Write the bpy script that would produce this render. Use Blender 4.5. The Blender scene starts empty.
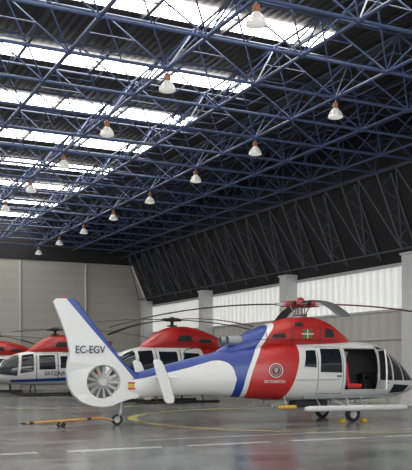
import bpy, bmesh, math, random
from mathutils import Vector, Matrix
random.seed(3)
scene = bpy.context.scene
COL = scene.collection
pi = math.pi

# ------------------------------------------------------------------ materials
def mat(name, col, rough=0.5, metal=0.0, noise=0.0, nscale=8.0, emit=0.0, coat=0.0, bump=0.0):
    m = bpy.data.materials.new(name); m.use_nodes = True
    nt = m.node_tree; b = nt.nodes['Principled BSDF']
    b.inputs['Base Color'].default_value = (*col, 1)
    b.inputs['Roughness'].default_value = rough
    b.inputs['Metallic'].default_value = metal
    b.inputs['Coat Weight'].default_value = coat
    if noise > 0:
        tc = nt.nodes.new('ShaderNodeTexCoord'); n = nt.nodes.new('ShaderNodeTexNoise')
        n.inputs['Scale'].default_value = nscale; n.inputs['Detail'].default_value = 4
        nt.links.new(tc.outputs['Object'], n.inputs['Vector'])
        mx = nt.nodes.new('ShaderNodeMix'); mx.data_type = 'RGBA'
        mx.inputs['A'].default_value = (*[c*(1-noise) for c in col], 1)
        mx.inputs['B'].default_value = (*[min(1, c*(1+noise)) for c in col], 1)
        nt.links.new(n.outputs['Fac'], mx.inputs['Factor'])
        nt.links.new(mx.outputs['Result'], b.inputs['Base Color'])
        if bump > 0:
            bp = nt.nodes.new('ShaderNodeBump'); bp.inputs['Strength'].default_value = bump
            nt.links.new(n.outputs['Fac'], bp.inputs['Height']); nt.links.new(bp.outputs['Normal'], b.inputs['Normal'])
    if emit > 0:
        b.inputs['Emission Color'].default_value = (*col, 1)
        b.inputs['Emission Strength'].default_value = emit
    return m

WHITE = (0.66, 0.66, 0.64); RED = (0.43, 0.020, 0.018); BLUE = (0.008, 0.038, 0.24)
M_white = mat('white_paint', WHITE, 0.3, noise=0.04, nscale=3, coat=0.2)
M_red = mat('red_paint', RED, 0.35, noise=0.08, nscale=3, coat=0.15)
M_blue = mat('blue_paint', BLUE, 0.4, noise=0.06)
M_glass = mat('dark_glass', (0.012, 0.016, 0.02), 0.06, noise=0.2)
M_black = mat('black_rubber', (0.012, 0.012, 0.013), 0.6, noise=0.2)
M_dark = mat('dark_lining', (0.02, 0.021, 0.024), 0.7, noise=0.2)
M_lining = mat('cabin_lining', (0.07, 0.07, 0.072), 0.8, noise=0.2)
M_grey = mat('grey_metal', (0.32, 0.33, 0.34), 0.4, 0.5, noise=0.1)
M_lgrey = mat('light_grey', (0.46, 0.46, 0.45), 0.45, 0.1, noise=0.08)
M_blade = mat('blade_grey', (0.07, 0.07, 0.075), 0.5, noise=0.15)
M_bladered = mat('blade_red', (0.26, 0.03, 0.03), 0.45, noise=0.1)
M_yellow = mat('yellow_paint', (0.6, 0.38, 0.03), 0.5, noise=0.12)
M_orange = mat('orange_paint', (0.56, 0.26, 0.05), 0.5, noise=0.12)
M_text = mat('lettering', (0.02, 0.03, 0.09), 0.4, noise=0.05)
M_green = mat('flag_green', (0.01, 0.22, 0.06), 0.4, noise=0.05)
M_tube = mat('blue_steel', (0.042, 0.066, 0.145), 0.45, 0.0, noise=0.15, nscale=1.5)
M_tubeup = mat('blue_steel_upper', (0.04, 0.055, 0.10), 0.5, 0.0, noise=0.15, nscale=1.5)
M_dsteel = mat('dark_steel', (0.045, 0.05, 0.06), 0.5, noise=0.2)
M_brace = mat('brace_steel', (0.065, 0.073, 0.09), 0.6, noise=0.2)
M_lamp = mat('lamp_reflector', (0.66, 0.65, 0.62), 0.3, noise=0.05, emit=0.06)
M_lens = mat('lamp_lens', (0.85, 0.83, 0.76), 0.3, noise=0.03, emit=0.4)
M_ballast = mat('lamp_ballast', (0.26, 0.10, 0.05), 0.5, noise=0.1)
M_concrete = mat('pillar_concrete', (0.56, 0.56, 0.55), 0.8, noise=0.06, nscale=2)

# ------------------------------------------------------------------ helpers
class MB:
    def __init__(s): s.v = []; s.f = []; s.m = []
    def tube(s, p, q, r, n=6, r2=None, mi=0, cap=True):
        p = Vector(p); q = Vector(q); d = (q-p).normalized(); r2 = r if r2 is None else r2
        a = Vector((0, 0, 1)) if abs(d.z) < 0.9 else Vector((1, 0, 0))
        e1 = d.cross(a).normalized(); e2 = d.cross(e1)
        b = len(s.v)
        for c, rr in ((p, r), (q, r2)):
            for i in range(n):
                t = 2*pi*i/n; s.v.append(c + e1*math.cos(t)*rr + e2*math.sin(t)*rr)
        for i in range(n):
            j = (i+1) % n; s.f.append((b+i, b+n+i, b+n+j, b+j)); s.m.append(mi)
        if cap:
            s.f.append(tuple(b+i for i in range(n))); s.m.append(mi)
            s.f.append(tuple(b+n+i for i in reversed(range(n)))); s.m.append(mi)
    def path(s, pts, r, n=8, mi=0):
        for a, b in zip(pts[:-1], pts[1:]): s.tube(a, b, r, n, mi=mi)
    def box(s, c, d, rz=0, ry=0, mi=0):
        M = Matrix.Rotation(rz, 3, 'Z') @ Matrix.Rotation(ry, 3, 'Y'); b = len(s.v); c = Vector(c)
        for x in (-.5, .5):
            for y in (-.5, .5):
                for z in (-.5, .5): s.v.append(c + M @ Vector((x*d[0], y*d[1], z*d[2])))
        for f in ((0, 1, 3, 2), (4, 6, 7, 5), (0, 4, 5, 1), (2, 3, 7, 6), (0, 2, 6, 4), (1, 5, 7, 3)):
            s.f.append(tuple(b+i for i in f)); s.m.append(mi)
    def lathe(s, prof, c=(0, 0, 0), axis='Z', n=20, mi=0):
        b = len(s.v); c = Vector(c)
        for r, h in prof:
            for i in range(n):
                t = 2*pi*i/n; x, y = r*math.cos(t), r*math.sin(t)
                s.v.append(c + (Vector((x, y, h)) if axis == 'Z' else Vector((x, h, -y)) if axis == 'Y' else Vector((h, x, y))))
        for k in range(len(prof)-1):
            for i in range(n):
                j = (i+1) % n; s.f.append((b+k*n+i, b+k*n+j, b+(k+1)*n+j, b+(k+1)*n+i)); s.m.append(mi)
    def grid(s, fn, nu, nv, mi=0):
        b = len(s.v)
        for i in range(nu+1):
            for j in range(nv+1): s.v.append(Vector(fn(i/nu, j/nv)))
        for i in range(nu):
            for j in range(nv):
                a = b+i*(nv+1)+j; s.f.append((a, a+nv+1, a+nv+2, a+1)); s.m.append(mi)
    def obj(s, name, mats, parent=None, smooth=False, loc=(0, 0, 0), label=None, recalc=True, bevel=0):
        me = bpy.data.meshes.new(name); me.from_pydata([tuple(v) for v in s.v], [], s.f)
        for m in (mats if isinstance(mats, (list, tuple)) else [mats]): me.materials.append(m)
        for p, mi in zip(me.polygons, s.m): p.material_index = mi
        if recalc:
            bm = bmesh.new(); bm.from_mesh(me); bmesh.ops.recalc_face_normals(bm, faces=bm.faces); bm.to_mesh(me); bm.free()
        if smooth:
            for p in me.polygons: p.use_smooth = True
            me.set_sharp_from_angle(angle=math.radians(40))
        o = bpy.data.objects.new(name, me); COL.objects.link(o); o.location = loc
        if parent: o.parent = parent
        if label: o['label'] = label
        if bevel:
            bv = o.modifiers.new('b', 'BEVEL'); bv.width = bevel; bv.segments = 2; bv.limit_method = 'ANGLE'
        return o

def empty(name, label=None, cat=None, loc=(0, 0, 0), rz=0, group=None, parent=None, scale=1):
    o = bpy.data.objects.new(name, None); COL.objects.link(o); o.location = loc; o.rotation_euler = (0, 0, rz)
    o.scale = (scale,)*3; o.empty_display_size = 0.3
    if label: o['label'] = label
    if cat: o['category'] = cat
    if group: o['group'] = group
    if parent: o.parent = parent
    return o

def textobj(s, name, size, m, parent, loc, rot, ext=0.004, sx=1.0, bold=0.0):
    cu = bpy.data.curves.new(name, 'FONT'); cu.body = s; cu.size = size; cu.extrude = ext
    cu.align_x = 'CENTER'; cu.align_y = 'CENTER'; cu.offset = bold
    t = bpy.data.objects.new('tmp', cu); COL.objects.link(t)
    bpy.context.view_layer.update()
    me = bpy.data.meshes.new_from_object(t.evaluated_get(bpy.context.evaluated_depsgraph_get()))
    bpy.data.objects.remove(t)
    me.materials.clear(); me.materials.append(m)
    o = bpy.data.objects.new(name, me); COL.objects.link(o); o.parent = parent
    o.location = loc; o.rotation_euler = rot; o.scale = (sx, 1, 1); return o

class Loft:
    """sections: (x, zbottom, ztop, halfwidth, exponent), smoothly interpolated"""
    def __init__(s, st): s.st = sorted(st)
    def at(s, x):
        st = s.st; x = min(max(x, st[0][0]), st[-1][0])
        k = 0
        while k < len(st)-2 and x > st[k+1][0]: k += 1
        x0, x1 = st[k][0], st[k+1][0]; t = (x-x0)/(x1-x0); out = []
        for c in range(1, 5):
            y0, y1 = st[k][c], st[k+1][c]; d = (y1-y0)/(x1-x0)
            def sl(i):
                if i == 0: return (st[1][c]-st[0][c])/(st[1][0]-st[0][0])
                if i == len(st)-1: return (st[-1][c]-st[-2][c])/(st[-1][0]-st[-2][0])
                a = (st[i][c]-st[i-1][c])/(st[i][0]-st[i-1][0]); b = (st[i+1][c]-st[i][c])/(st[i+1][0]-st[i][0])
                return 0 if a*b <= 0 else 2*a*b/(a+b)
            m0, m1 = sl(k)*(x1-x0), sl(k+1)*(x1-x0)
            out.append((2*t**3-3*t*t+1)*y0+(t**3-2*t*t+t)*m0+(-2*t**3+3*t*t)*y1+(t**3-t*t)*m1)
        return out
    def y(s, x, z):
        zb, zt, hw, n = s.at(x); t = abs((z-(zb+zt)/2)/((zt-zb)/2))
        return hw*max(0.0, 1-min(t, 1)**n)**(1/n)
    def build(s, mb, ns=90, nr=40, shrink=0.0, mi=0, x0=None, x1=None):
        x0 = s.st[0][0] if x0 is None else x0; x1 = s.st[-1][0] if x1 is None else x1; b = len(mb.v)
        for i in range(ns+1):
            x = x0+(x1-x0)*i/ns; zb, zt, hw, n = s.at(x); zc = (zb+zt)/2; hh = max((zt-zb)/2-shrink, .01); hw = max(hw-shrink, .01)
            for j in range(nr):
                t = 2*pi*(j+.5)/nr; c, sn = math.cos(t), math.sin(t)
                mb.v.append(Vector((x, math.copysign(abs(c)**(2/n), c)*hw, zc+math.copysign(abs(sn)**(2/n), sn)*hh)))
        for i in range(ns):
            for j in range(nr):
                k = (j+1) % nr; mb.f.append((b+i*nr+j, b+(i+1)*nr+j, b+(i+1)*nr+k, b+i*nr+k)); mb.m.append(mi)
        mb.f.append(tuple(b+j for j in range(nr))); mb.m.append(mi)
        mb.f.append(tuple(b+ns*nr+j for j in reversed(range(nr)))); mb.m.append(mi)
    def patch(s, mb, c, side=-1, off=0.012, nu=10, nv=8, mi=0):
        def fn(a, b):
            x = (c[0][0]*(1-a)+c[1][0]*a)*(1-b)+(c[3][0]*(1-a)+c[2][0]*a)*b
            z = (c[0][1]*(1-a)+c[1][1]*a)*(1-b)+(c[3][1]*(1-a)+c[2][1]*a)*b
            return (x, side*(s.y(x, z)+off), z)
        mb.grid(fn, nu, nv, mi)

def cut_opening(o, x0, x1, z0, z1, side=-1):
    me = o.data; bm = bmesh.new(); bm.from_mesh(me)
    for co, no in (((x0, 0, 0), (1, 0, 0)), ((x1, 0, 0), (1, 0, 0)), ((0, 0, z0), (0, 0, 1)), ((0, 0, z1), (0, 0, 1))):
        fs = [f for f in bm.faces if f.calc_center_median().y*side > 0.2]
        gm = list({e for f in fs for e in f.edges})+list({v for f in fs for v in f.verts})+fs
        bmesh.ops.bisect_plane(bm, geom=gm, plane_co=co, plane_no=no)
    dl = [f for f in bm.faces if f.calc_center_median().y*side > 0.35 and x0 < f.calc_center_median().x < x1 and z0 < f.calc_center_median().z < z1]
    bmesh.ops.delete(bm, geom=dl, context='FACES'); bm.to_mesh(me); bm.free()
    me.set_sharp_from_angle(angle=math.radians(40))

# ---------------------------------------------------- livery material (main helicopter)
def livery(name, mode):
    m = bpy.data.materials.new(name); m.use_nodes = True; nt = m.node_tree; N = nt.nodes; L = nt.links
    b = N['Principled BSDF']; b.inputs['Roughness'].default_value = 0.38; b.inputs['Coat Weight'].default_value = 0.08
    tc = N.new('ShaderNodeTexCoord'); sp = N.new('ShaderNodeSeparateXYZ'); L.new(tc.outputs['Object'], sp.inputs[0])
    X, Z = sp.outputs['X'], sp.outputs['Z']
    def mth(op, a, b2=None, c=None):
        n = N.new('ShaderNodeMath'); n.operation = op
        for i, v in enumerate((a, b2, c)):
            if v is None: continue
            if isinstance(v, (int, float)): n.inputs[i].default_value = v
            else: L.new(v, n.inputs[i])
        return n.outputs[0]
    def curve(pts):   # x in -2..10 , z in 0..4
        n = N.new('ShaderNodeFloatCurve'); cm = n.mapping; c = cm.curves[0]
        pp = [((x+2)/12, z/4) for x, z in pts]
        c.points[0].location = pp[0]; c.points[1].location = pp[-1]
        for p in pp[1:-1]: c.points.new(*p)
        cm.update(); L.new(mth('DIVIDE', mth('ADD', X, 2.0), 12.0), n.inputs['Value'])
        return mth('MULTIPLY', n.outputs[0], 4.0)
    def mix(base, col, mask):
        mx = N.new('ShaderNodeMix'); mx.data_type = 'RGBA'; L.new(mask, mx.inputs['Factor'])
        if isinstance(base, tuple): mx.inputs['A'].default_value = (*base, 1)
        else: L.new(base, mx.inputs['A'])
        mx.inputs['B'].default_value = (*col, 1); return mx.outputs['Result']
    AND = lambda a, b2: mth('MULTIPLY', a, b2)
    if mode == 'fin':
        u = mth('ADD', mth('MULTIPLY', X, 0.758), mth('MULTIPLY', Z, 0.652))
        msk = AND(mth('GREATER_THAN', u, 1.215), mth('LESS_THAN', u, 1.45))
        res = mix(WHITE, BLUE, AND(msk, mth('GREATER_THAN', Z, 1.34)))
    else:
        zz = mth('SUBTRACT', Z, 0.75)
        redl = mth('ADD', mth('MULTIPLY', mth('MULTIPLY', zz, zz), 0.20), 3.74)
        z2 = mth('SUBTRACT', Z, 2.3)
        redr = mth('SUBTRACT', 5.30, mth('MULTIPLY', mth('MULTIPLY', z2, z2), 0.17))
        low = curve([(-2, 1.2), (0.5, 1.30), (1.2, 1.44), (2.0, 1.62), (2.5, 1.76), (2.9, 1.84), (3.15, 1.78), (3.35, 1.55), (3.5, 1.2), (10, 1.15)])
        up = curve([(-2, 1.5), (0.5, 1.6), (1.4, 1.78), (2.2, 2.1), (2.7, 2.4), (3.2, 3.2), (4, 3.9), (10, 3.95)])
        zone = mth('MAXIMUM', mth('GREATER_THAN', Z, low), mth('GREATER_THAN', X, mth('SUBTRACT', redl, 0.38)))
        blue = AND(AND(zone, mth('LESS_THAN', Z, up)), mth('LESS_THAN', X, mth('SUBTRACT', redl, 0.14)))
        red = mth('GREATER_THAN', X, redl)
        if mode == 'body': red = AND(red, mth('LESS_THAN', X, redr))
        res = mix(mix(WHITE, BLUE, blue), RED, red)
    L.new(res, b.inputs['Base Color']); return m
L_body = livery('livery_fuselage', 'body'); L_cowl = livery('livery_cowling', 'cowl'); L_fin = livery('livery_fin', 'fin')

def rotor_blade(mb, r0, r1, chord, droop, th=0.04, mi=0):
    n = 16; b = len(mb.v)
    for i in range(n+1):
        t = i/n; x = r0+(r1-r0)*t; w = chord*(0.45+0.55*min(1, t*8)); z = -droop*t**2.2
        if t > 0.96: w *= 0.75
        for y, h in ((-.5, 0), (-.2, .5), (.2, .4), (.5, 0), (.2, -.4), (-.2, -.5)):
            mb.v.append(Vector((x, y*w, z+h*th)))
    for i in range(n):
        for j in range(6):
            k = (j+1) % 6; mb.f.append((b+i*6+j, b+(i+1)*6+j, b+(i+1)*6+k, b+i*6+k)); mb.m.append(mi)
    mb.f.append(tuple(b+j for j in range(6))); mb.m.append(mi); mb.f.append(tuple(b+n*6+j for j in reversed(range(6)))); mb.m.append(mi)

def plate(name, outline, hole, thick, m, parent, taper=None):
    cu = bpy.data.curves.new('c', 'CURVE'); cu.dimensions = '2D'; cu.fill_mode = 'BOTH'; cu.extrude = thick/2-0.03
    cu.bevel_depth = 0.03; cu.bevel_resolution = 2
    for pts in [outline]+([hole] if hole else []):
        sp = cu.splines.new('POLY'); sp.points.add(len(pts)-1); sp.use_cyclic_u = True
        for p, c in zip(sp.points, pts): p.co = (c[0], c[1], 0, 1)
    t = bpy.data.objects.new('tmp', cu); COL.objects.link(t); bpy.context.view_layer.update()
    me = bpy.data.meshes.new_from_object(t.evaluated_get(bpy.context.evaluated_depsgraph_get())); bpy.data.objects.remove(t)
    me.materials.clear(); me.materials.append(m)
    for v in me.vertices:
        x, z, y = v.co.x, v.co.y, v.co.z
        k = taper(x, z) if taper else 1
        v.co = (x, -y*k, z)
    bm = bmesh.new(); bm.from_mesh(me); bmesh.ops.recalc_face_normals(bm, faces=bm.faces); bm.to_mesh(me); bm.free()
    o = bpy.data.objects.new(name, me); COL.objects.link(o); o.parent = parent; return o

# ------------------------------------------------------------------ camera frame
YAW = math.radians(26.2); CAMZ = 1.68
F = Vector((math.sin(YAW), math.cos(YAW), 0)); R = Vector((math.cos(YAW), -math.sin(YAW), 0))
cam = bpy.data.cameras.new('camera'); co = bpy.data.objects.new('camera', cam); COL.objects.link(co)
co.location = (0, 0, CAMZ); co.rotation_euler = (pi/2, 0, -YAW)
cam.sensor_fit = 'VERTICAL'; cam.sensor_height = 36; cam.lens = 834/470*36; cam.shift_y = (366-235)/470
cam.clip_end = 300; scene.camera = co

# ------------------------------------------------------------------ room
def struct(o): o['kind'] = 'structure'; return o
XW, YB = 23.9, 58.6
m = bpy.data.materials.new('polished_floor'); m.use_nodes = True; nt = m.node_tree; N = nt.nodes; L = nt.links; b = N['Principled BSDF']
geo = N.new('ShaderNodeNewGeometry'); sp = N.new('ShaderNodeSeparateXYZ'); L.new(geo.outputs['Position'], sp.inputs[0])
def mth(op, a, b2=None, c=None):
    n = N.new('ShaderNodeMath'); n.operation = op
    for i, v in enumerate((a, b2, c)):
        if v is None: continue
        if isinstance(v, (int, float)): n.inputs[i].default_value = v
        else: L.new(v, n.inputs[i])
    return n.outputs[0]
def mixc(base, col, mask):
    mx = N.new('ShaderNodeMix'); mx.data_type = 'RGBA'; L.new(mask, mx.inputs['Factor']); L.new(base, mx.inputs['A']); mx.inputs['B'].default_value = (*col, 1); return mx.outputs['Result']
X, Y = sp.outputs['X'], sp.outputs['Y']
n1 = N.new('ShaderNodeTexNoise'); n1.inputs['Scale'].default_value = 0.3; n1.inputs['Detail'].default_value = 4; L.new(geo.outputs['Position'], n1.inputs['Vector'])
mp = N.new('ShaderNodeMapping'); mp.inputs['Scale'].default_value = (.5, 1.0, 1); L.new(geo.outputs['Position'], mp.inputs['Vector'])
n2 = N.new('ShaderNodeTexNoise'); n2.inputs['Scale'].default_value = 0.9; n2.inputs['Detail'].default_value = 6; L.new(mp.outputs[0], n2.inputs['Vector'])
cr = N.new('ShaderNodeValToRGB'); cr.color_ramp.elements[0].position = .40; cr.color_ramp.elements[0].color = (.066, .073, .072, 1)
cr.color_ramp.elements[1].position = .60; cr.color_ramp.elements[1].color = (.175, .183, .178, 1)
L.new(mth('ADD', mth('MULTIPLY', n1.outputs['Fac'], .5), mth('MULTIPLY', n2.outputs['Fac'], .5)), cr.inputs[0])
c = cr.outputs[0]
jx = mth('LESS_THAN', mth('ABSOLUTE', mth('SUBTRACT', mth('MODULO', mth('ADD', X, 50.0), 5.0), 2.5)), 0.015)
jy = mth('LESS_THAN', mth('ABSOLUTE', mth('SUBTRACT', mth('MODULO', mth('ADD', Y, 50.0), 5.0), 2.5)), 0.015)
c = mixc(c, (.05, .05, .055), mth('MAXIMUM', jx, jy))
def line(y0, w, x0=-50, x1=50, ax=Y, ox=X):
    return mth('MULTIPLY', mth('LESS_THAN', mth('ABSOLUTE', mth('SUBTRACT', ax, y0)), w), mth('MULTIPLY', mth('GREATER_THAN', ox, x0), mth('LESS_THAN', ox, x1)))
def ring(cx, cy, r, w):
    dx = mth('SUBTRACT', X, cx); dy = mth('SUBTRACT', Y, cy)
    return mth('LESS_THAN', mth('ABSOLUTE', mth('SUBTRACT', mth('SQRT', mth('ADD', mth('MULTIPLY', dx, dx), mth('MULTIPLY', dy, dy))), r)), w)
YEL = (.54, .42, .10)
wear = mth('MULTIPLY_ADD', n2.outputs['Fac'], .6, .5)
c = mixc(c, YEL, mth('MINIMUM', mth('MULTIPLY', ring(15.6, 22.9, 6.3, .14), wear), 1.0))
c = mixc(c, YEL, mth('MINIMUM', mth('MULTIPLY', ring(10.5, 38.0, 5.6, .16), wear), 1.0))
dash = mth('GREATER_THAN', mth('MODULO', mth('ADD', X, 50.4), 2.6), 0.6)
c = mixc(c, (.55, .56, .56), mth('MINIMUM', mth('MULTIPLY', mth('MULTIPLY', line(15.95, .13), dash), wear), 1.0))
c = mixc(c, (.40, .41, .41), mth('MINIMUM', mth('MULTIPLY', line(17.6, .09, 7.0, 30), wear), 1.0))
L.new(c, b.inputs['Base Color'])
L.new(mth('ADD', mth('MULTIPLY', n2.outputs['Fac'], .30), .07), b.inputs['Roughness'])
M_floor = m
mb = MB(); mb.box((6, 25, -.1), (37, 68, .2)); struct(mb.obj('floor', M_floor))

def ribbed(name, col, axis, scale, bump=.35, rough=.6, dirt=.1, emit=0, mul=.25):
    m = bpy.data.materials.new(name); m.use_nodes = True; nt = m.node_tree; N = nt.nodes; L = nt.links; b = N['Principled BSDF']
    tc = N.new('ShaderNodeTexCoord'); w = N.new('ShaderNodeTexWave'); w.bands_direction = axis; w.inputs['Scale'].default_value = scale
    L.new(tc.outputs['Object'], w.inputs['Vector']); no = N.new('ShaderNodeTexNoise'); no.inputs['Scale'].default_value = .6; no.inputs['Detail'].default_value = 5
    L.new(tc.outputs['Object'], no.inputs['Vector'])
    mx = N.new('ShaderNodeMix'); mx.data_type = 'RGBA'; mx.inputs['A'].default_value = (*[x*(1-dirt) for x in col], 1); mx.inputs['B'].default_value = (*[min(1, x*(1+dirt)) for x in col], 1)
    L.new(no.outputs['Fac'], mx.inputs['Factor'])
    m2 = N.new('ShaderNodeMix'); m2.data_type = 'RGBA'; m2.blend_type = 'MULTIPLY'; m2.inputs['Factor'].default_value = mul
    L.new(mx.outputs['Result'], m2.inputs['A']); L.new(w.outputs['Color'], m2.inputs['B']); L.new(m2.outputs['Result'], b.inputs['Base Color'])
    bp = N.new('ShaderNodeBump'); bp.inputs['Strength'].default_value = bump; bp.inputs['Distance'].default_value = .03
    L.new(w.outputs['Fac'], bp.inputs['Height']); L.new(bp.outputs['Normal'], b.inputs['Normal']); b.inputs['Roughness'].default_value = rough
    if emit: L.new(m2.outputs['Result'], b.inputs['Emission Color']); b.inputs['Emission Strength'].default_value = emit
    return m
M_back = ribbed('back_wall_panels', (.42, .41, .35), 'Z', .45, .06, mul=.05, dirt=.06)
M_roof = ribbed('roof_sheet', (.022, .02, .02), 'X', 1.2, .5)
M_upper = ribbed('dark_cladding', (.012, .011, .012), 'Y', 1.0, .3)
M_side = ribbed('side_wall_panels', (.50, .49, .43), 'Y', .45, .15, mul=.12)
M_strip = ribbed('translucent_sheet', (.84, .85, .80), 'Y', .62, .6, .5, .04, emit=.5, mul=.22)
mb = MB(); mb.box((6, YB+.1, 4.6), (37, .2, 9.2)); struct(mb.obj('wall_back', M_back))
mb = MB(); mb.box((6, YB+.05, 10.65), (37, .2, 2.9)); struct(mb.obj('wall_back_upper', M_upper))
mb = MB(); mb.box((XW+.15, 25, 2.1), (.3, 67, 4.2)); struct(mb.obj('wall_right', M_side))
mb = MB(); mb.box((XW+.15, 25, 5.15), (.12, 67, 1.9)); struct(mb.obj('window_1', M_strip))
mb = MB(); mb.grid(lambda a, c: (XW+.1-1.5*c, -8+66.5*a, 6.1+3.4*c), 1, 1); mb.grid(lambda a, c: (XW-1.4, -8+66.5*a, 9.5+2.6*c), 1, 1)
struct(mb.obj('wall_right_upper', M_upper, recalc=False))
mb = MB(); mb.box((6, 25, 12.15), (37, 68, .1)); struct(mb.obj('ceiling', M_roof))
mb = MB(); mb.box((6, YB-.03, .15), (35.7, .06, .3)); struct(mb.obj('baseboard_back', M_concrete))
mb = MB(); mb.box((XW-.03, 25, 6.15), (.1, 66.8, .14)); struct(mb.obj('trim_1', M_lgrey))
mb = MB(); mb.box((XW-.03, 25, 4.17), (.1, 66.8, .1)); struct(mb.obj('trim_2', M_lgrey))
mb = MB(); mb.box((XW-.04, 25, 2.9), (.1, 66.8, .08)); struct(mb.obj('trim_3', M_lgrey))
for k, xx in enumerate((14.2, 19.0)):
    mb = MB(); mb.tube((xx, YB-.12, 0), (xx, YB-.12, 9.1), .1, 10); mb.box((xx, YB-.06, 4.5), (.3, .1, .12)); mb.box((xx, YB-.06, 8), (.3, .1, .12))
    p = mb.obj('downpipe' if k == 0 else 'downpipe.001', M_lgrey, smooth=True); p['label'] = 'vertical grey drain pipe fixed to the panelled wall'; p['category'] = 'pipe'; p['group'] = 'drain pipes on the end wall'

# skylights
m = bpy.data.materials.new('skylight_sheet'); m.use_nodes = True; nt = m.node_tree; N = nt.nodes; L = nt.links; b = N['Principled BSDF']
tc = N.new('ShaderNodeTexCoord'); w = N.new('ShaderNodeTexWave'); w.bands_direction = 'X'; w.inputs['Scale'].default_value = .5
L.new(tc.outputs['Object'], w.inputs['Vector']); no = N.new('ShaderNodeTexNoise'); no.inputs['Scale'].default_value = .9; L.new(tc.outputs['Object'], no.inputs['Vector'])
a = N.new('ShaderNodeMath'); a.operation = 'MULTIPLY_ADD'; L.new(w.outputs['Fac'], a.inputs[0]); a.inputs[1].default_value = 1.5; a.inputs[2].default_value = 6.5
a2 = N.new('ShaderNodeMath'); a2.operation = 'MULTIPLY_ADD'; L.new(no.outputs['Fac'], a2.inputs[0]); a2.inputs[1].default_value = 6.0; L.new(a.outputs[0], a2.inputs[2])
b.inputs['Base Color'].default_value = (.8, .8, .8, 1); b.inputs['Emission Color'].default_value = (1, .98, .93, 1); L.new(a2.outputs[0], b.inputs['Emission Strength'])
M_sky = m
ys = [22.2+5*k for k in range(-4, 8)]
for i, yy in enumerate(ys):
    mb = MB(); mb.box((4.6, yy, 12.05), (21.2, 1.15, .06)); struct(mb.obj('window_%d' % (i+2), M_sky))

# space frame
PX, PY = 5.65/2, 5/2
XS = [9.28+PX*k for k in range(-5, 5)]; YS = [16.3+PY*j for j in range(-6, 17)]
ZL, ZU = 9.95, 11.7
frame = empty('roof_space_frame', 'blue tubular steel space frame spanning under the hangar roof', 'roof truss')
XE = 22.2
lo = MB(); XL = XS+[XE]
for i, x in enumerate(XL): lo.tube((x, YS[0], ZL), (x, YS[-1]+1.8, ZL), .05, 8)
for j, y in enumerate(YS): lo.tube((XS[0], y, ZL), (XE, y, ZL), .05, 8)
o = lo.obj('lower_chord', M_tube, frame, smooth=True); o['kind'] = 'stuff'
up = MB(); XU = [x+PX/2 for x in XS[:-1]]+[21.5]; YU = [y+PY/2 for y in YS]
for x in XU: up.tube((x, YU[0], ZU), (x, YU[-1], ZU), .038, 6)
for y in YU: up.tube((XU[0], y, ZU), (XU[-1], y, ZU), .038, 6)
o = up.obj('upper_chord', M_tubeup, frame, smooth=True); o['kind'] = 'stuff'
dg = MB(); nd = MB(); sb = MB()
for i, x in enumerate(XU):
    for j, y in enumerate(YU):
        for xx in (XL[i], XL[i+1]):
            for yy in (y-PY/2, y+PY/2):
                if yy < YB-.5: dg.tube((xx, yy, ZL), (x, y, ZU), .027, 6, cap=False)
        nd.lathe([(0, -.08), (.07, -.04), (.07, .04), (0, .08)], (x, y, ZU), n=8)
        zm = (ZL+ZU)/2; q = [((xx+x)/2, (yy+y)/2, zm) for xx, yy in ((XL[i], y-PY/2), (XL[i+1], y-PY/2), (XL[i+1], y+PY/2), (XL[i], y+PY/2))]
        if y+PY/2 < YB-.5:
            for k in range(4): sb.tube(q[k], q[(k+1) % 4], .019, 5, cap=False)
for x in XL:
    for y in YS: nd.lathe([(0, -.1), (.085, -.05), (.085, .05), (0, .1)], (x, y, ZL), n=8)
o = dg.obj('diagonal_web', M_tube, frame, smooth=True); o['kind'] = 'stuff'
o = sb.obj('secondary_strut', M_tube, frame, smooth=True); o['kind'] = 'stuff'
o = nd.obj('node_joint', M_tube, frame, smooth=True); o['kind'] = 'stuff'
pl = MB()
for k in range(13):
    pl.box((-9+k*2.6, 25, 11.98), (.1, 66, .2))
o = pl.obj('purlin', M_dsteel, frame); o['kind'] = 'stuff'

# side-wall pillars and truss posts
GP = 'concrete pillars along the side wall'
for k, yy in enumerate((17.9, 27.9, 37.9, 47.9, 57.9)):
    mb = MB(); mb.box((XW-.36, yy, 3.2), (.7, .7, 6.4)); mb.box((XW-.36, yy, 6.45), (.82, .82, .1)); mb.box((XW-.36, yy, .15), (.78, .78, .3))
    p = mb.obj('pillar', M_concrete, bevel=.02); p['label'] = 'square light grey concrete pillar against the side wall'; p['category'] = 'pillar'; p['group'] = GP
GT = 'dark lattice braces above the side windows'
def wp(t, off):
    return (XW+.0-1.45*t-off, 6.45+3.3*t)
y0 = 7.9
while y0 < 56.5:
    br = empty('wall_brace', 'dark steel lattice brace on the leaning dark cladding', 'truss', (0, 0, 0), group=GT)
    a0 = wp(0, .12); a1 = wp(1, .12); b0 = wp(0.05, .9); b1 = wp(.97, .9)
    mb = MB(); mb.path([(a0[0], y0, a0[1]), (a1[0], y0, a1[1])], .04, 6); mb.obj('post', M_brace, br, smooth=True)
    mb = MB(); mb.tube((b0[0], y0, b0[1]), (b1[0], y0, b1[1]), .035, 6); mb.obj('inner_post', M_brace, br, smooth=True)
    mb = MB(); pts = []
    for q in range(7):
        p_ = wp(q/6*.95+.02, .12 if q % 2 == 0 else .9); pts.append((p_[0], y0, p_[1]))
    mb.path(pts, .022, 5); mb.obj('web', M_brace, br, smooth=True)
    mb = MB(); mb.path([(b0[0], y0, b0[1]), (b1[0], y0+1.25, b1[1]), (b0[0], y0+2.5, b0[1])], .028, 5); mb.obj('diagonal', M_brace, br, smooth=True)
    y0 += 2.5
tl = empty('wall_rail', 'dark steel rails tying the lattice braces together', 'truss')
for t in (.05, .97):
    p_ = wp(t, .9); mb = MB(); mb.tube((p_[0], 5, p_[1]), (p_[0], 58.2, p_[1]), .035, 6); mb.obj('rail', M_brace, tl, smooth=True)

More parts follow.
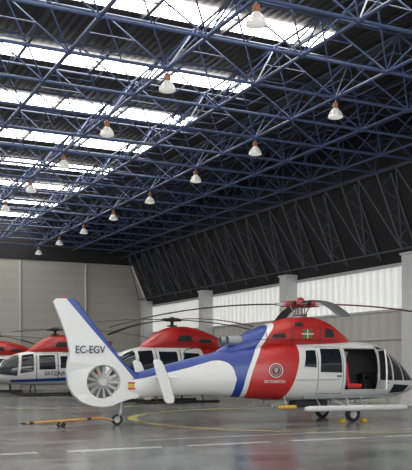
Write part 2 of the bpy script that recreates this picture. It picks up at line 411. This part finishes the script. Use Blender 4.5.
# ------------------------------------------------------------------ lamps
def lamp(x, y, first=[None]):
    if first[0] is None:
        e = empty('high_bay_lamp', 'white bell reflector lamp with orange-brown ballast hanging from the frame', 'lamp', (x, y, 9.55), group='high bay lamps under the roof frame')
        ps = []
        mb = MB(); mb.lathe([(.09, .06), (.12, .02), (.18, -.05), (.22, -.14), (.235, -.2), (.245, -.21), (.225, -.2), (.2, -.14), (.10, .0)], n=24); ps.append(mb.obj('reflector', M_lamp, e, smooth=True))
        mb = MB(); mb.lathe([(0, -.25), (.10, -.245), (.18, -.225), (.225, -.195), (.0, -.19)], n=24); ps.append(mb.obj('lens', M_lens, e, smooth=True))
        mb = MB(); mb.lathe([(0, .05), (.08, .05), (.09, .08), (.09, .22), (.07, .25), (.0, .26)], n=16); ps.append(mb.obj('ballast', M_ballast, e, smooth=True))
        mb = MB(); mb.tube((0, 0, .26), (0, 0, .4), .02, 8); mb.tube((-.06, 0, .37), (.06, 0, .37), .015, 6); ps.append(mb.obj('hook', M_grey, e, smooth=True))
        first[0] = (e, ps); return
    e0, ps = first[0]; e = e0.copy(); COL.objects.link(e); e.location = (x, y, 9.55)
    for p in ps:
        q = p.copy(); q.parent = e; COL.objects.link(q)
for k in range(9): lamp(9.28, 16.3+5*k)
for k in range(8): lamp(14.93, 21.3+5*k)

# ------------------------------------------------------------------ main helicopter
D0 = R*(-2.53)+F*23.7
HEAD = -YAW+math.radians(20)
H = empty('helicopter', 'white, red and blue helicopter with enclosed tail fan and open door', 'helicopter', (D0.x, D0.y, 0), HEAD)
def nx(x): return x if x < 7.95 else 7.95+(x-7.95)*.86
def NP(pts): return [(nx(a), b_) for a, b_ in pts]
fus = Loft([(nx(s_[0]),)+s_[1:] for s_ in [(0.1, .80, 1.40, .13, 2.2), (0.53, .77, 1.49, .2, 2.2), (1.43, .82, 1.72, .28, 2.2), (2.5, .83, 1.98, .40, 2.3), (3.13, .79, 2.14, .55, 2.5),
            (3.78, .72, 2.30, .76, 2.7), (4.4, .67, 2.38, .92, 2.8), (5.1, .63, 2.42, .99, 2.8), (5.8, .62, 2.44, 1.0, 2.8), (6.5, .62, 2.46, 1.0, 2.8),
            (7.2, .62, 2.46, 1.0, 2.7), (7.9, .63, 2.42, .99, 2.6), (8.4, .65, 2.30, .96, 2.5), (8.8, .68, 2.12, .90, 2.4), (9.2, .73, 1.84, .79, 2.3), (9.55, .80, 1.56, .63, 2.2), (9.85, .9, 1.34, .42, 2.1), (10.02, 1.04, 1.20, .15, 2)]])
OX0, OX1, OZ0, OZ1 = 6.8, 7.95, .95, 2.22
FX0, FX1, FZ0, FZ1 = 6.9, 7.9, 1.5, 2.15
mb = MB(); fus.build(mb, 120, 56); body = mb.obj('fuselage', L_body, H, smooth=True); cut_opening(body, OX0, OX1, OZ0, OZ1); cut_opening(body, FX0, FX1, FZ0, FZ1, 1)
mb = MB(); fus.build(mb, 60, 48, .05, x0=4.6, x1=8.9); ln = mb.obj('cabin_lining', M_lining, H, smooth=True); cut_opening(ln, OX0, OX1, OZ0, OZ1); cut_opening(ln, FX0, FX1, FZ0, FZ1, 1)
mb = MB()
def sy(x, z, off=0): return -(fus.y(x, z)+off)
for (xa, za, xb, zb_) in ((OX0, OZ0, OX1, OZ0), (OX1, OZ0, OX1, OZ1), (OX1, OZ1, OX0, OZ1), (OX0, OZ1, OX0, OZ0)):
    pts = [(xa+(xb-xa)*t/8, za+(zb_-za)*t/8) for t in range(9)]
    mb.path([(x, sy(x, z, -.01), z) for x, z in pts], .024, 6)
mb.obj('door_frame', M_lgrey, H, smooth=True)
cow = Loft([(3.0, 1.9, 2.12, .2, 2.3), (3.5, 1.95, 2.42, .45, 2.5), (4.1, 2.0, 2.74, .64, 2.6), (4.7, 2.1, 2.97, .72, 2.6), (5.4, 2.1, 3.16, .75, 2.5),
            (6.0, 2.1, 3.19, .72, 2.5), (6.5, 2.1, 3.06, .66, 2.5), (6.95, 2.1, 2.80, .54, 2.4), (7.3, 2.2, 2.57, .36, 2.2), (7.5, 2.3, 2.44, .15, 2)])
mb = MB(); cow.build(mb, 60, 40); mb.obj('engine_cowling', L_cowl, H, smooth=True)
for sd in (-1, 1):
    mb = MB(); cow.patch(mb, [(6.25, 2.55), (6.62, 2.55), (6.56, 2.78), (6.28, 2.84)], sd); mb.obj('intake_grille', M_dark, H, smooth=True)
    mb = MB(); cow.patch(mb, [(4.5, 2.5), (4.95, 2.52), (4.9, 2.66), (4.55, 2.62)], sd); mb.obj('vent_louvre', M_dark, H, smooth=True)
    mb = MB(); cow.patch(mb, [(5.25, 2.86), (5.55, 2.88), (5.52, 3.0), (5.28, 2.97)], sd); mb.obj('vent_louvre', M_dark, H, smooth=True)
    mb = MB(); mb.lathe([(.13, -.3), (.15, -.3), (.16, .1), (.13, .1), (.11, 0)], (3.55, sd*.3, 2.42), axis='X', n=16); mb.obj('exhaust_pipe', M_grey, H, smooth=True)
for xx in (4.35, 5.15, 6.1):
    mb = MB(); zt = cow.at(xx)[1]
    mb.path([(xx, -(cow.y(xx, z)+.004), z) for z in [2.2+(zt-2.25)*t/8 for t in range(9)]], .010, 4)
    mb.obj('panel_seam', M_dark, H)
mb = MB(); mb.path([(x, -(cow.y(x, 2.46)+.004), 2.46) for x in [4.0+.16*t for t in range(18)]], .009, 4); mb.obj('panel_seam', M_dark, H)
for sd in (-1, 1):
    mb = MB(); fus.patch(mb, [(5.95, 1.50), (6.68, 1.48), (6.66, 2.2), (6.0, 2.2)], sd); mb.obj('cabin_window', M_glass, H, smooth=True)
    mb = MB(); fus.patch(mb, [(5.42, 1.66), (5.82, 1.64), (5.83, 2.16), (5.52, 2.14)], sd); mb.obj('rear_window', M_glass, H, smooth=True)
    mb = MB(); fus.patch(mb, NP([(8.03, 1.26), (8.56, 1.24), (8.42, 2.20), (8.02, 2.30)]), sd, nu=14, nv=12); mb.obj('quarter_window', M_glass, H, smooth=True)
    mb = MB(); fus.patch(mb, NP([(8.63, 1.24), (9.07, 1.235), (8.78, 2.07), (8.48, 2.22)]), sd, nu=16, nv=14); mb.obj('windshield', M_glass, H, smooth=True)
    mb = MB(); fus.patch(mb, NP([(9.13, 1.23), (9.66, 1.23), (9.18, 1.83), (8.84, 2.04)]), sd, nu=16, nv=14); mb.obj('windshield', M_glass, H, smooth=True)
    mb = MB(); fus.patch(mb, NP([(8.55, .84), (9.25, .88), (9.42, 1.08), (8.65, 1.12)]), sd); mb.obj('chin_window', M_glass, H, smooth=True)
M_clear = bpy.data.materials.new('clear_pane'); M_clear.use_nodes = True; nt = M_clear.node_tree; N = nt.nodes; L = nt.links
N.remove(N['Principled BSDF']); tr = N.new('ShaderNodeBsdfTransparent'); tr.inputs[0].default_value = (.62, .66, .68, 1); gl = N.new('ShaderNodeBsdfGlossy'); gl.inputs['Roughness'].default_value = .05
fz = N.new('ShaderNodeFresnel'); ms = N.new('ShaderNodeMixShader'); L.new(fz.outputs[0], ms.inputs[0]); L.new(tr.outputs[0], ms.inputs[1]); L.new(gl.outputs[0], ms.inputs[2]); L.new(ms.outputs[0], N['Material Output'].inputs[0])
mb = MB(); fus.patch(mb, [(FX0, FZ0), (FX1, FZ0), (FX1, FZ1), (FX0, FZ1)], 1, off=-.005); mb.obj('cockpit_window', M_clear, H, smooth=True)
mb = MB()
q = [(5.88, .85), (6.72, .85), (6.72, 2.25), (5.88, 2.25), (5.88, .85)]
for A, B in zip(q[:-1], q[1:]):
    mb.path([((A[0]+(B[0]-A[0])*t/8), sy(A[0]+(B[0]-A[0])*t/8, A[1]+(B[1]-A[1])*t/8, .003), A[1]+(B[1]-A[1])*t/8) for t in range(9)], .009, 4)
mb.obj('cabin_door_seam', M_dark, H)
mb = MB(); mb.path([(x, sy(x, 1.28, .02), 1.28) for x in (5.15, 5.5, 6.0, 6.6)], .016, 5); mb.obj('door_rail', M_lgrey, H)
mb = MB(); mb.box((6.58, sy(6.58, 1.4, .02), 1.38), (.16, .03, .04)); mb.obj('door_handle', M_black, H)
def disc(name, cx, cz, r0, r1, m, off):
    mb = MB(); n = 28
    for i in range(n+1):
        t = 2*pi*i/n
        for r in (r0, r1):
            x, z = cx+r*math.cos(t), cz+r*math.sin(t); mb.v.append(Vector((x, sy(x, z, off), z)))
    for i in range(n): mb.f.append((2*i, 2*i+1, 2*i+3, 2*i+2)); mb.m.append(0)
    return mb.obj(name, m, H, recalc=False)
M_crest = mat('crest_grey', (.34, .32, .32), .4, noise=.3, nscale=30)
M_crestr = mat('crest_red', (.16, .012, .014), .4, noise=.2, nscale=30)
EX, EZ = 4.53, 1.55
disc('emblem_disc', EX, EZ, .0, .21, M_crestr, .006); disc('emblem_ring', EX, EZ, .19, .21, M_white, .010)
disc('emblem_ring', EX, EZ, .13, .15, M_crest, .012)
mb = MB(); pts = [(-.06, .08), (.06, .08), (.06, -.01), (0, -.09), (-.06, -.01)]
mb.v = [Vector((EX+p[0], sy(EX, EZ, .016), EZ+p[1])) for p in pts]; mb.f = [(0, 1, 2, 3, 4)]; mb.m = [0]
mb.obj('emblem_shield', M_crest, H, recalc=False)
textobj('ERTZAINTZA', 'lettering', .12, M_white, H, (4.5, sy(4.5, 1.2, .018), 1.22), (pi/2, 0, math.radians(-8)), sx=.9)
def cpatch(pts, m_, off, nm='flag_marking'):
    mb = MB(); cow.patch(mb, pts, -1, off, 6, 4); mb.obj(nm, m_, H, recalc=False)
fx0, fx1, fz0, fz1 = 5.45, 5.85, 2.50, 2.78
cpatch([(fx0, fz0), (fx1, fz0), (fx1, fz1), (fx0, fz1)], M_red, .008)
cpatch([(fx0, fz0), (fx0+.10, fz0), (fx1, fz1), (fx1-.10, fz1)], M_green, .013, 'flag_stripe')
cpatch([(fx1-.10, fz0), (fx1, fz0), (fx0+.10, fz1), (fx0, fz1)], M_green, .013, 'flag_stripe')
zc_ = (fz0+fz1)/2; xc_ = (fx0+fx1)/2
cpatch([(fx0, zc_-.018), (fx1, zc_-.018), (fx1, zc_+.018), (fx0, zc_+.018)], M_white, .018, 'flag_stripe')
cpatch([(xc_-.02, fz0), (xc_+.02, fz0), (xc_+.02, fz1), (xc_-.02, fz1)], M_white, .018, 'flag_stripe')
mb = MB(); cx, cz = .42, 1.12
yy = -.185
mb.box((cx, yy, cz+.08), (.28, .01, .055), mi=0); mb.box((cx, yy, cz), (.28, .01, .105), mi=1); mb.box((cx, yy, cz-.08), (.28, .01, .055), mi=0)
mb.obj('flag_marking', [M_red, M_yellow], H)
# interior
M_seat = mat('seat_fabric', (.55, .03, .03), .8, noise=.15)
M_tan = mat('seat_grey', (.22, .21, .20), .8, noise=.15)
def seat(x, y, m, m2):
    s = empty('seat', None, None, (x, y, .95), parent=H)
    mb = MB(); mb.box((0, 0, .12), (.5, .5, .14)); mb.obj('seat_cushion', m, s, bevel=.04)
    mb = MB(); mb.box((-.26, 0, .5), (.12, .48, .75), ry=-.15); mb.obj('seat_back', m2, s, bevel=.04)
    mb = MB(); mb.box((-.33, 0, .95), (.1, .28, .18), ry=-.15); mb.obj('headrest', M_black, s, bevel=.03)
    mb = MB(); mb.box((0, 0, -.06), (.4, .4, .24)); mb.obj('seat_base', M_black, s)
seat(7.3, -.45, M_seat, M_seat); seat(7.3, .42, M_black, M_tan)
mb = MB(); mb.box((8.25, 0, 1.28), (.25, 1.2, .35), ry=-.3); mb.box((8.15, 0, 1.0), (.3, .3, .5)); mb.obj('instrument_panel', M_black, H, bevel=.03)
mb = MB(); mb.box((7.1, 0, .74), (3.2, 1.6, .06)); mb.obj('cabin_floor', M_grey, H)
mb = MB(); mb.path([(7.85, -.42, .8), (7.75, -.42, 1.2), (7.77, -.42, 1.35)], .02, 8); mb.lathe([(0, 1.33), (.03, 1.34), (.03, 1.45), (0, 1.46)], (7.77, -.42, 0), n=8); mb.obj('cyclic_stick', M_black, H)
# open cockpit door, hinged at the front edge
dr = empty('cockpit_door', None, None, (OX1+.02, sy(OX1, 1.5, .03), 0), rz=math.radians(70), parent=H)
def dfr(z): return -.07*((z-1.4)/.8)**2
mb = MB()
def slab(xa, xb, za, zb_):
    for s_ in (0, .04):
        mb.grid(lambda a, c: (-(xa+(xb-xa)*a), s_-dfr(za+(zb_-za)*c), za+(zb_-za)*c), 1, 6)
    for x in (xa, xb): mb.grid(lambda a, c: (-x, .04*a-dfr(za+(zb_-za)*c), za+(zb_-za)*c), 1, 6)
    for z in (za, zb_): mb.grid(lambda a, c: (-(xa+(xb-xa)*c), .04*a-dfr(z), z), 1, 1)
slab(0, 1.1, 1.0, 1.26); slab(0, .045, 1.26, 2.18); slab(1.055, 1.1, 1.26, 2.18); slab(.045, 1.055, 2.135, 2.18)
mb.obj('door_panel', M_white, dr)
mb = MB(); mb.grid(lambda a, c: (-(.045+1.01*a), .02-dfr(1.26+.88*c), 1.26+.88*c), 1, 6); mb.obj('door_window', M_clear, dr)
mb = MB(); mb.box((-1.0, -.03, 1.18), (.14, .03, .035)); mb.obj('door_handle', M_black, dr)
# fin + shroud
out = [(-1.78, 3.46), (-1.72, 3.52), (-1.25, 3.53), (-1.14, 3.43), (-.74, 2.90), (-.24, 2.26), (.14, 1.78), (.45, 1.50), (.58, 1.45), (.58, .79), (.35, .76), (.1, .69), (-.15, .58), (-.42, .54), (-.75, .58), (-1.04, .7), (-1.25, .9), (-1.38, 1.15), (-1.42, 1.5), (-1.38, 1.8), (-1.33, 2.1), (-1.42, 2.5), (-1.58, 2.95)]
FC = (-.42, 1.23); fr = .5
hole = [(FC[0]+fr*math.cos(2*pi*i/40), FC[1]+fr*math.sin(2*pi*i/40)) for i in range(40)]
plate('tail_fin', out, hole, .32, L_fin, H, lambda x, z: (1 if z < 1.75 else max(.42, 1-.58*(z-1.75)/1.0)) * (1 if x > -1.2 or z > 1.75 else .75))
fan = empty('tail_fan', None, None, (FC[0], 0, FC[1]), parent=H)
mb = MB(); mb.lathe([(fr-.03, -.15), (fr, -.15), (fr, .15), (fr-.03, .15), (fr-.03, -.15)], axis='Y', n=40); mb.obj('duct_liner', M_grey, fan, smooth=True)
mb = MB(); mb.lathe([(0, -.12), (.1, -.12), (.14, -.08), (.15, .1), (0, .12)], axis='Y', n=24); mb.obj('fan_hub', M_lgrey, fan, smooth=True)
for k in range(13):
    t = 2*pi*k/13; mb = MB()
    d = Vector((math.cos(t), 0, math.sin(t))); e = Vector((-math.sin(t), 0, math.cos(t)))
    mb.grid(lambda a, c: d*(.13+.33*a)+e*(c-.5)*.075+Vector((0, -.03+(c-.5)*.06, 0)), 4, 2); bl = mb.obj('fan_blade', M_lgrey, fan, recalc=False)
    so = bl.modifiers.new('s', 'SOLIDIFY'); so.thickness = .012
mb = MB()
for k in range(5):
    t = 2*pi*k/5+.3; mb.tube((0, .1, 0), (math.cos(t)*.48, .1, math.sin(t)*.48), .022, 6)
mb.obj('fan_strut', M_grey, fan, smooth=True)
textobj('EC-EGV', 'registration_lettering', .30, M_text, H, (-.80, -.15, 2.13), (pi/2, 0, 0), ext=.02, sx=.84, bold=.001)
mb = MB()
mb.box((1.25, 0, 1.36), (.38, 2.5, .05)); mb.obj('stabiliser', M_white, H, bevel=.02)
for sd in (-1, 1):
    o = plate('end_plate', [(.93, 1.80), (.97, 1.83), (1.08, 1.82), (1.13, 1.77), (1.3, 1.4), (1.48, .76), (1.45, .68), (1.3, .68), (1.24, .74), (1.05, 1.3)], None, .07, M_white, H)
    o.location = (-.2 if sd < 0 else -.1, sd*1.27, 0.0)
# rotor
RX, RZ = 5.77, 3.58
ro = empty('main_rotor', None, None, (RX, 0, RZ), rz=math.radians(-20), parent=H)
mb = MB(); mb.tube((0, 0, -.6), (0, 0, .1), .09, 14); mb.lathe([(.26, -.45), (.22, -.38), (.1, -.34)], n=16); mb.obj('rotor_mast', M_grey, ro, smooth=True)
mb = MB(); mb.lathe([(0, -.1), (.22, -.09), (.30, -.02), (.27, .06), (.14, .12), (.09, .2), (0, .22)], n=20)
for k in range(4):
    t = pi/2*k+math.radians(4); mb.tube((0, 0, 0), (.6*math.cos(t), .6*math.sin(t), 0), .13, 8, .08)
mb.obj('rotor_hub', M_bladered, ro, smooth=True)
for k in range(4):
    t = pi/2*k+math.radians(4)+.5; mb = MB(); mb.tube((.2*math.cos(t), .2*math.sin(t), -.34), (.34*math.cos(t-.2), .34*math.sin(t-.2), -.04), .022, 6); mb.obj('pitch_link', M_grey, ro, smooth=True)
    t = pi/2*k+math.radians(49); mb = MB(); mb.tube((.18*math.cos(t), .18*math.sin(t), .02), (.38*math.cos(t), .38*math.sin(t), .02), .055, 8, .065); mb.obj('damper', M_black, ro, smooth=True)
mb = MB(); mb.lathe([(0, -.36), (.22, -.36), (.24, -.33), (.22, -.30), (0, -.30)], n=20); mb.obj('swashplate', M_grey, ro, smooth=True)
for k in range(4):
    mb = MB(); rotor_blade(mb, .5, 5.84, .36, .72)
    mb.box((.6, 0, 0), (.3, .16, .09), mi=1)
    bl = mb.obj('rotor_blade', [M_bladered if k == 0 else M_blade, M_grey], ro, smooth=True); bl.rotation_euler = (0, 0, pi/2*k+math.radians(4))
# landing gear
def wheel(name, x, y, r, w, parent):
    e = empty(name, None, None, (x, y, r), parent=parent)
    mb = MB(); mb.lathe([(r*.55, -w/2), (r*.85, -w/2), (r, -w*.3), (r, w*.3), (r*.85, w/2), (r*.55, w/2), (r*.55, -w/2)], axis='Y', n=24); mb.obj('tyre', M_black, e, smooth=True)
    mb = MB(); mb.lathe([(0, -w*.35), (r*.25, -w*.4), (r*.3, -w*.25), (r*.56, -w*.3), (r*.56, w*.3), (r*.3, w*.25), (0, w*.4)], axis='Y', n=20); mb.obj('rim', M_lgrey, e, smooth=True)
for sd in (-1, 1):
    wheel('main_wheel', 7.05, sd*.98, .23, .16, H)
    mb = MB(); mb.path([(7.05, sd*.98, .23), (7.05, sd*.85, .23), (7.0, sd*.6, .9)], .045, 10); mb.obj('gear_leg', M_lgrey, H, smooth=True)
    mb = MB(); mb.tube((7.04, sd*.8, .38), (6.5, sd*.5, .75), .03, 8); mb.obj('gear_brace', M_lgrey, H, smooth=True)
    fb = MB(); fb.lathe([(0, 5.35), (.06, 5.37), (.085, 5.5), (.095, 7.6), (.095, 8.6), (.07, 8.82), (0, 8.85)], (0, sd*1.16, .42), axis='X', n=14)
    fb.obj('float_pack', M_white, H, smooth=True)
    for xx in (5.9, 7.4, 8.3):
        fb = MB(); fb.tube((xx, sd*1.16, .42), (xx, sd*.75, .78), .022, 8); fb.obj('float_strut', M_grey, H, smooth=True)
    fb = MB(); fb.lathe([(0, 4.6), (.05, 4.62), (.06, 4.7), (.06, 5.1), (.05, 5.2), (0, 5.22)], (0, sd*.9, .47), axis='X', n=12); fb.obj('float_pack', M_yellow if sd < 0 else M_lgrey, H, smooth=True)
    fb = MB(); fb.tube((4.9, sd*.9, .47), (4.9, sd*.7, .78), .022, 8); fb.obj('float_strut', M_grey, H, smooth=True)
mb = MB(); mb.box((5.9, -.3, .54), (1.1, .5, .2)); mb.obj('belly_pod', M_dark, H, bevel=.05)
wheel('tail_wheel', 0, 0, .16, .1, H)
mb = MB(); mb.tube((0, -.08, .16), (.1, -.08, .38), .02, 8); mb.tube((0, .08, .16), (.1, .08, .38), .02, 8); mb.tube((.1, -.1, .38), (.1, .1, .38), .03, 8); mb.tube((.1, 0, .36), (.14, 0, .8), .045, 10)
mb.obj('tail_gear_leg', M_grey, H, smooth=True)
mb = MB(); mb.path([(2.0, 0, 1.85), (2.05, 0, 2.15), (2.3, 0, 2.2)], .012, 6); mb.obj('antenna', M_black, H)
mb = MB(); mb.lathe([(0, .1), (.05, .08), (.06, 0), (0, 0)], (-1.5, 0, 3.51), n=12); mb.obj('beacon', M_red, H, smooth=True)

# tow bar
tb = empty('tow_bar', 'orange steel tow bar with dark fittings standing at the tail wheel', 'tow bar', tuple(H.matrix_basis @ Vector((-.2, 0, 0))), rz=HEAD+pi+math.radians(14))
mb = MB(); mb.tube((.25, 0, .22), (2.5, 0, .15), .03, 10); mb.obj('bar', M_orange, tb, smooth=True)
mb = MB(); mb.path([(.0, -.17, .16), (.12, -.17, .18), (.28, 0, .22), (.12, .17, .18), (.0, .17, .16)], .022, 8); mb.obj('fork', M_orange, tb, smooth=True)
mb = MB(); mb.lathe([(.05, -.015), (.08, -.015), (.08, .015), (.05, .015), (.05, -.015)], (2.58, 0, .15), n=16); mb.obj('tow_ring', M_black, tb, smooth=True)
for xx in (.6, 2.3):
    mb = MB(); mb.tube((xx, 0, .22-.03*(xx-.25)), (xx+.12, 0, .22-.03*(xx-.13)), .042, 10); mb.obj('clamp', M_black, tb, smooth=True)
for sd in (-1, 1):
    e = empty('castor_wheel', None, None, (1.5, sd*.14, .07), parent=tb)
    mb = MB(); mb.lathe([(0, -.02), (.055, -.025), (.07, -.015), (.07, .015), (.055, .025), (0, .02)], axis='Y', n=16); mb.obj('tyre', M_black, e, smooth=True)
mb = MB(); mb.tube((1.5, -.14, .07), (1.5, .14, .07), .015, 8); mb.tube((1.5, 0, .07), (1.5, 0, .18), .02, 8); mb.obj('axle', M_grey, tb, smooth=True)
for k, (x, y) in enumerate(((6.68, -.98), (7.42, -.98))):
    p = H.matrix_basis @ Vector((x, y, 0)); s = 1 if k == 0 else -1
    mb = MB(); mb.v = [Vector(v) for v in ((-.08, -.12, 0), (-.08, .12, 0), (.1, -.12, 0), (.1, .12, 0), (-.04, -.12, .11), (-.04, .12, .11), (.03, -.12, .09), (.03, .12, .09))]
    mb.f = [(0, 1, 3, 2), (4, 6, 7, 5), (0, 2, 6, 4), (1, 5, 7, 3), (0, 4, 5, 1), (2, 3, 7, 6)]; mb.m = [0]*6
    if s > 0: mb.v = [Vector((-v.x, v.y, v.z)) for v in mb.v]
    c_ = mb.obj('wheel_chock', M_yellow, None, loc=(p.x, p.y, 0), bevel=.01); c_.rotation_euler = (0, 0, HEAD)
    c_['label'] = 'yellow wheel chock against the helicopter main wheel'; c_['category'] = 'wheel chock'; c_['group'] = 'wheel chocks'

# ------------------------------------------------------------------ light twin helicopters
def small_heli(l, d, camang, scale, label, rotor=30):
    P = R*l+F*d
    h = empty('helicopter', label, 'helicopter', (P.x, P.y, 0), math.radians(camang)-YAW, scale=scale)
    pod = Loft([(3.0, .98, 1.15, .12, 2), (2.82, .78, 1.42, .46, 2.2), (2.4, .62, 1.84, .70, 2.3), (1.7, .54, 2.12, .80, 2.5), (1.0, .5, 2.22, .82, 2.6), (0, .5, 2.25, .82, 2.7),
                (-.9, .55, 2.24, .80, 2.6), (-1.5, .8, 2.24, .68, 2.5), (-2.1, 1.25, 2.24, .45, 2.4), (-2.8, 1.6, 2.2, .26, 2.1), (-4, 1.72, 2.15, .2, 2), (-5.7, 1.8, 2.1, .14, 2)])
    mb = MB(); pod.build(mb, 80, 40); mb.obj('fuselage', M_white, h, smooth=True)
    cw = Loft([(1.4, 2.0, 2.2, .2, 2), (1.1, 2.0, 2.45, .44, 2.1), (.6, 2.0, 2.80, .58, 2.2), (.1, 2.0, 2.98, .64, 2.2), (-.5, 2.0, 3.02, .66, 2.2), (-1.1, 2.0, 2.92, .64, 2.2), (-1.8, 1.95, 2.68, .52, 2.2), (-2.5, 1.92, 2.4, .32, 2.2), (-3, 2.0, 2.22, .12, 2)])
    mb = MB(); cw.build(mb, 40, 32); mb.obj('engine_cowling', M_red, h, smooth=True)
    for sd in (-1, 1):
        mb = MB(); pod.patch(mb, [(1.95, .98), (2.95, 1.08), (2.50, 1.80), (1.85, 2.04)], sd, nu=16, nv=12); mb.obj('windshield', M_glass, h, smooth=True)
        mb = MB(); pod.patch(mb, [(1.16, 1.2), (1.82, 1.1), (1.72, 2.0), (1.16, 2.05)], sd); mb.obj('door_window', M_glass, h, smooth=True)
        mb = MB(); pod.patch(mb, [(.1, 1.3), (.9, 1.28), (.9, 2.0), (.14, 2.0)], sd); mb.obj('cabin_window', M_glass, h, smooth=True)
        mb = MB(); pod.patch(mb, [(-.95, 1.4), (-.14, 1.35), (-.14, 1.96), (-.85, 1.93)], sd); mb.obj('cabin_window', M_glass, h, smooth=True)
        mb = MB(); pod.patch(mb, [(-1.5, .76), (2.2, .66), (2.3, .78), (-1.6, .95)], sd, nu=30, nv=2, off=.008); mb.obj('side_stripe', M_blue, h, smooth=True)
        mb = MB(); pod.patch(mb, [(-1.9, 1.5), (-1.1, 1.6), (-1.0, 2.15), (-2.3, 2.15)], sd, off=.01); mb.obj('side_panel', M_red, h, smooth=True)
        mb = MB(); pod.patch(mb, [(1.01, .7), (1.045, .7), (1.045, 2.1), (1.01, 2.1)], sd, nu=1, nv=10, off=.009); mb.obj('door_seam', M_dark, h, smooth=True)
        mb = MB(); pod.patch(mb, [(-.03, .7), (.005, .7), (.005, 2.1), (-.03, 2.1)], sd, nu=1, nv=10, off=.009); mb.obj('door_seam', M_dark, h, smooth=True)
        mb = MB(); cw.patch(mb, [(-.6, 2.4), (.1, 2.4), (.0, 2.64), (-.5, 2.64)], sd); mb.obj('intake_grille', M_dark, h, smooth=True)
        mb = MB(); cw.patch(mb, [(-1.5, 2.35), (-.9, 2.35), (-.9, 2.5), (-1.45, 2.5)], sd); mb.obj('vent_louvre', M_dark, h, smooth=True)
        mb = MB(); mb.lathe([(.09, -.3), (.12, -.3), (.13, .1), (.1, .1)], (-2.15, sd*.35, 2.4), axis='X', n=14); mb.obj('exhaust_pipe', M_grey, h, smooth=True)
        mb = MB(); mb.path([(2.2, sd*1.0, .22), (1.95, sd*1.0, .08), (1.5, sd*1.0, .05), (-1.6, sd*1.0, .05)], .05, 10); mb.obj('skid', M_dark, h, smooth=True)
    for xx in (1.1, -.9):
        mb = MB(); mb.path([(xx, -1.0, .05), (xx, -.8, .35), (xx, -.4, .56), (xx, .4, .56), (xx, .8, .35), (xx, 1.0, .05)], .035, 8); mb.obj('cross_tube', M_dark, h, smooth=True)
    FC2 = (-6.1, 1.75)
    hl = [(FC2[0]+.46*math.cos(2*pi*i/32), FC2[1]+.46*math.sin(2*pi*i/32)) for i in range(32)]
    plate('tail_fin', [(-5.4, 2.12), (-5.9, 2.5), (-6.5, 3.0), (-6.95, 3.0), (-6.8, 2.6), (-6.75, 2.0), (-6.75, 1.5), (-6.5, 1.15), (-6.1, 1.05), (-5.7, 1.2), (-5.4, 1.75)], hl, .3, M_red, h)
    mb = MB(); mb.lathe([(0, -.08), (.12, -.06), (.12, .06), (0, .08)], (FC2[0], 0, FC2[1]), axis='Y', n=16)
    for k in range(10):
        t = 2*pi*k/10; mb.tube((FC2[0]+.1*math.cos(t), 0, FC2[1]+.1*math.sin(t)), (FC2[0]+.45*math.cos(t), 0, FC2[1]+.45*math.sin(t)), .022, 5)
    mb.obj('tail_fan', M_lgrey, h, smooth=True)
    mb = MB(); mb.box((-4.9, 0, 1.95), (.35, 2.1, .04)); mb.obj('stabiliser', M_white, h, bevel=.01)
    for sd in (-1, 1):
        o = plate('end_plate', [(-4.6, 2.3), (-4.95, 2.3), (-5.2, 1.6), (-4.85, 1.6)], None, .07, M_white, h); o.location.y = sd*1.06
    rr = empty('main_rotor', None, None, (0, 0, 3.28), rz=math.radians(rotor), parent=h)
    mb = MB(); mb.tube((0, 0, -.45), (0, 0, .08), .07, 12); mb.lathe([(0, -.05), (.2, -.05), (.22, .02), (.1, .1), (0, .12)], n=16); mb.lathe([(0, -.28), (.2, -.27), (.2, -.22), (0, -.21)], n=16)
    for k in range(4):
        t = pi/2*k; mb.tube((0, 0, 0), (.45*math.cos(t), .45*math.sin(t), 0), .08, 8, .05)
    mb.obj('rotor_hub', M_dark, rr, smooth=True)
    for k in range(4):
        mb = MB(); rotor_blade(mb, .15, 5.0, .28, .45, .035); bl = mb.obj('rotor_blade', M_blade, rr, smooth=True); bl.rotation_euler = (0, 0, pi/2*k)
    textobj('ERTZAINTZA', 'lettering', .27, M_text, h, (-.15, pod.y(-.1, 1.08)+.02, 1.09), (pi/2, 0, pi), ext=.01, sx=1.0, bold=.004)
    return h
small_heli((172-206)/834*39, 39, 208, 1.17, 'white helicopter with red engine cowling, dark windows and landing skids', 9)
small_heli((55-206)/834*48, 48, 200, 1.15, 'white helicopter with red cowling near end wall, lettering on its side', 51)
small_heli(-13.7, 54, 195, 1.1, 'red and white skid helicopter parked alongside the panelled wall', 56)

# ------------------------------------------------------------------ light
w = bpy.data.worlds.new('world'); scene.world = w; w.use_nodes = True
w.node_tree.nodes['Background'].inputs[0].default_value = (.86, .91, 1, 1); w.node_tree.nodes['Background'].inputs[1].default_value = .9
def area(name, loc, tgt, sx, sy_, e, col=(1, 1, 1)):
    l = bpy.data.lights.new(name, 'AREA'); l.shape = 'RECTANGLE'; l.size = sx; l.size_y = sy_; l.energy = e; l.color = col
    o = bpy.data.objects.new(name, l); COL.objects.link(o); o.location = loc
    o.rotation_euler = (Vector(tgt)-Vector(loc)).to_track_quat('-Z', 'Y').to_euler()
area('door_daylight', (2, -7, 4), (12, 25, .5), 22, 6, 2600, (.98, .99, 1))
scene.view_settings.view_transform = 'Standard'; scene.view_settings.look = 'None'; scene.view_settings.exposure = 0
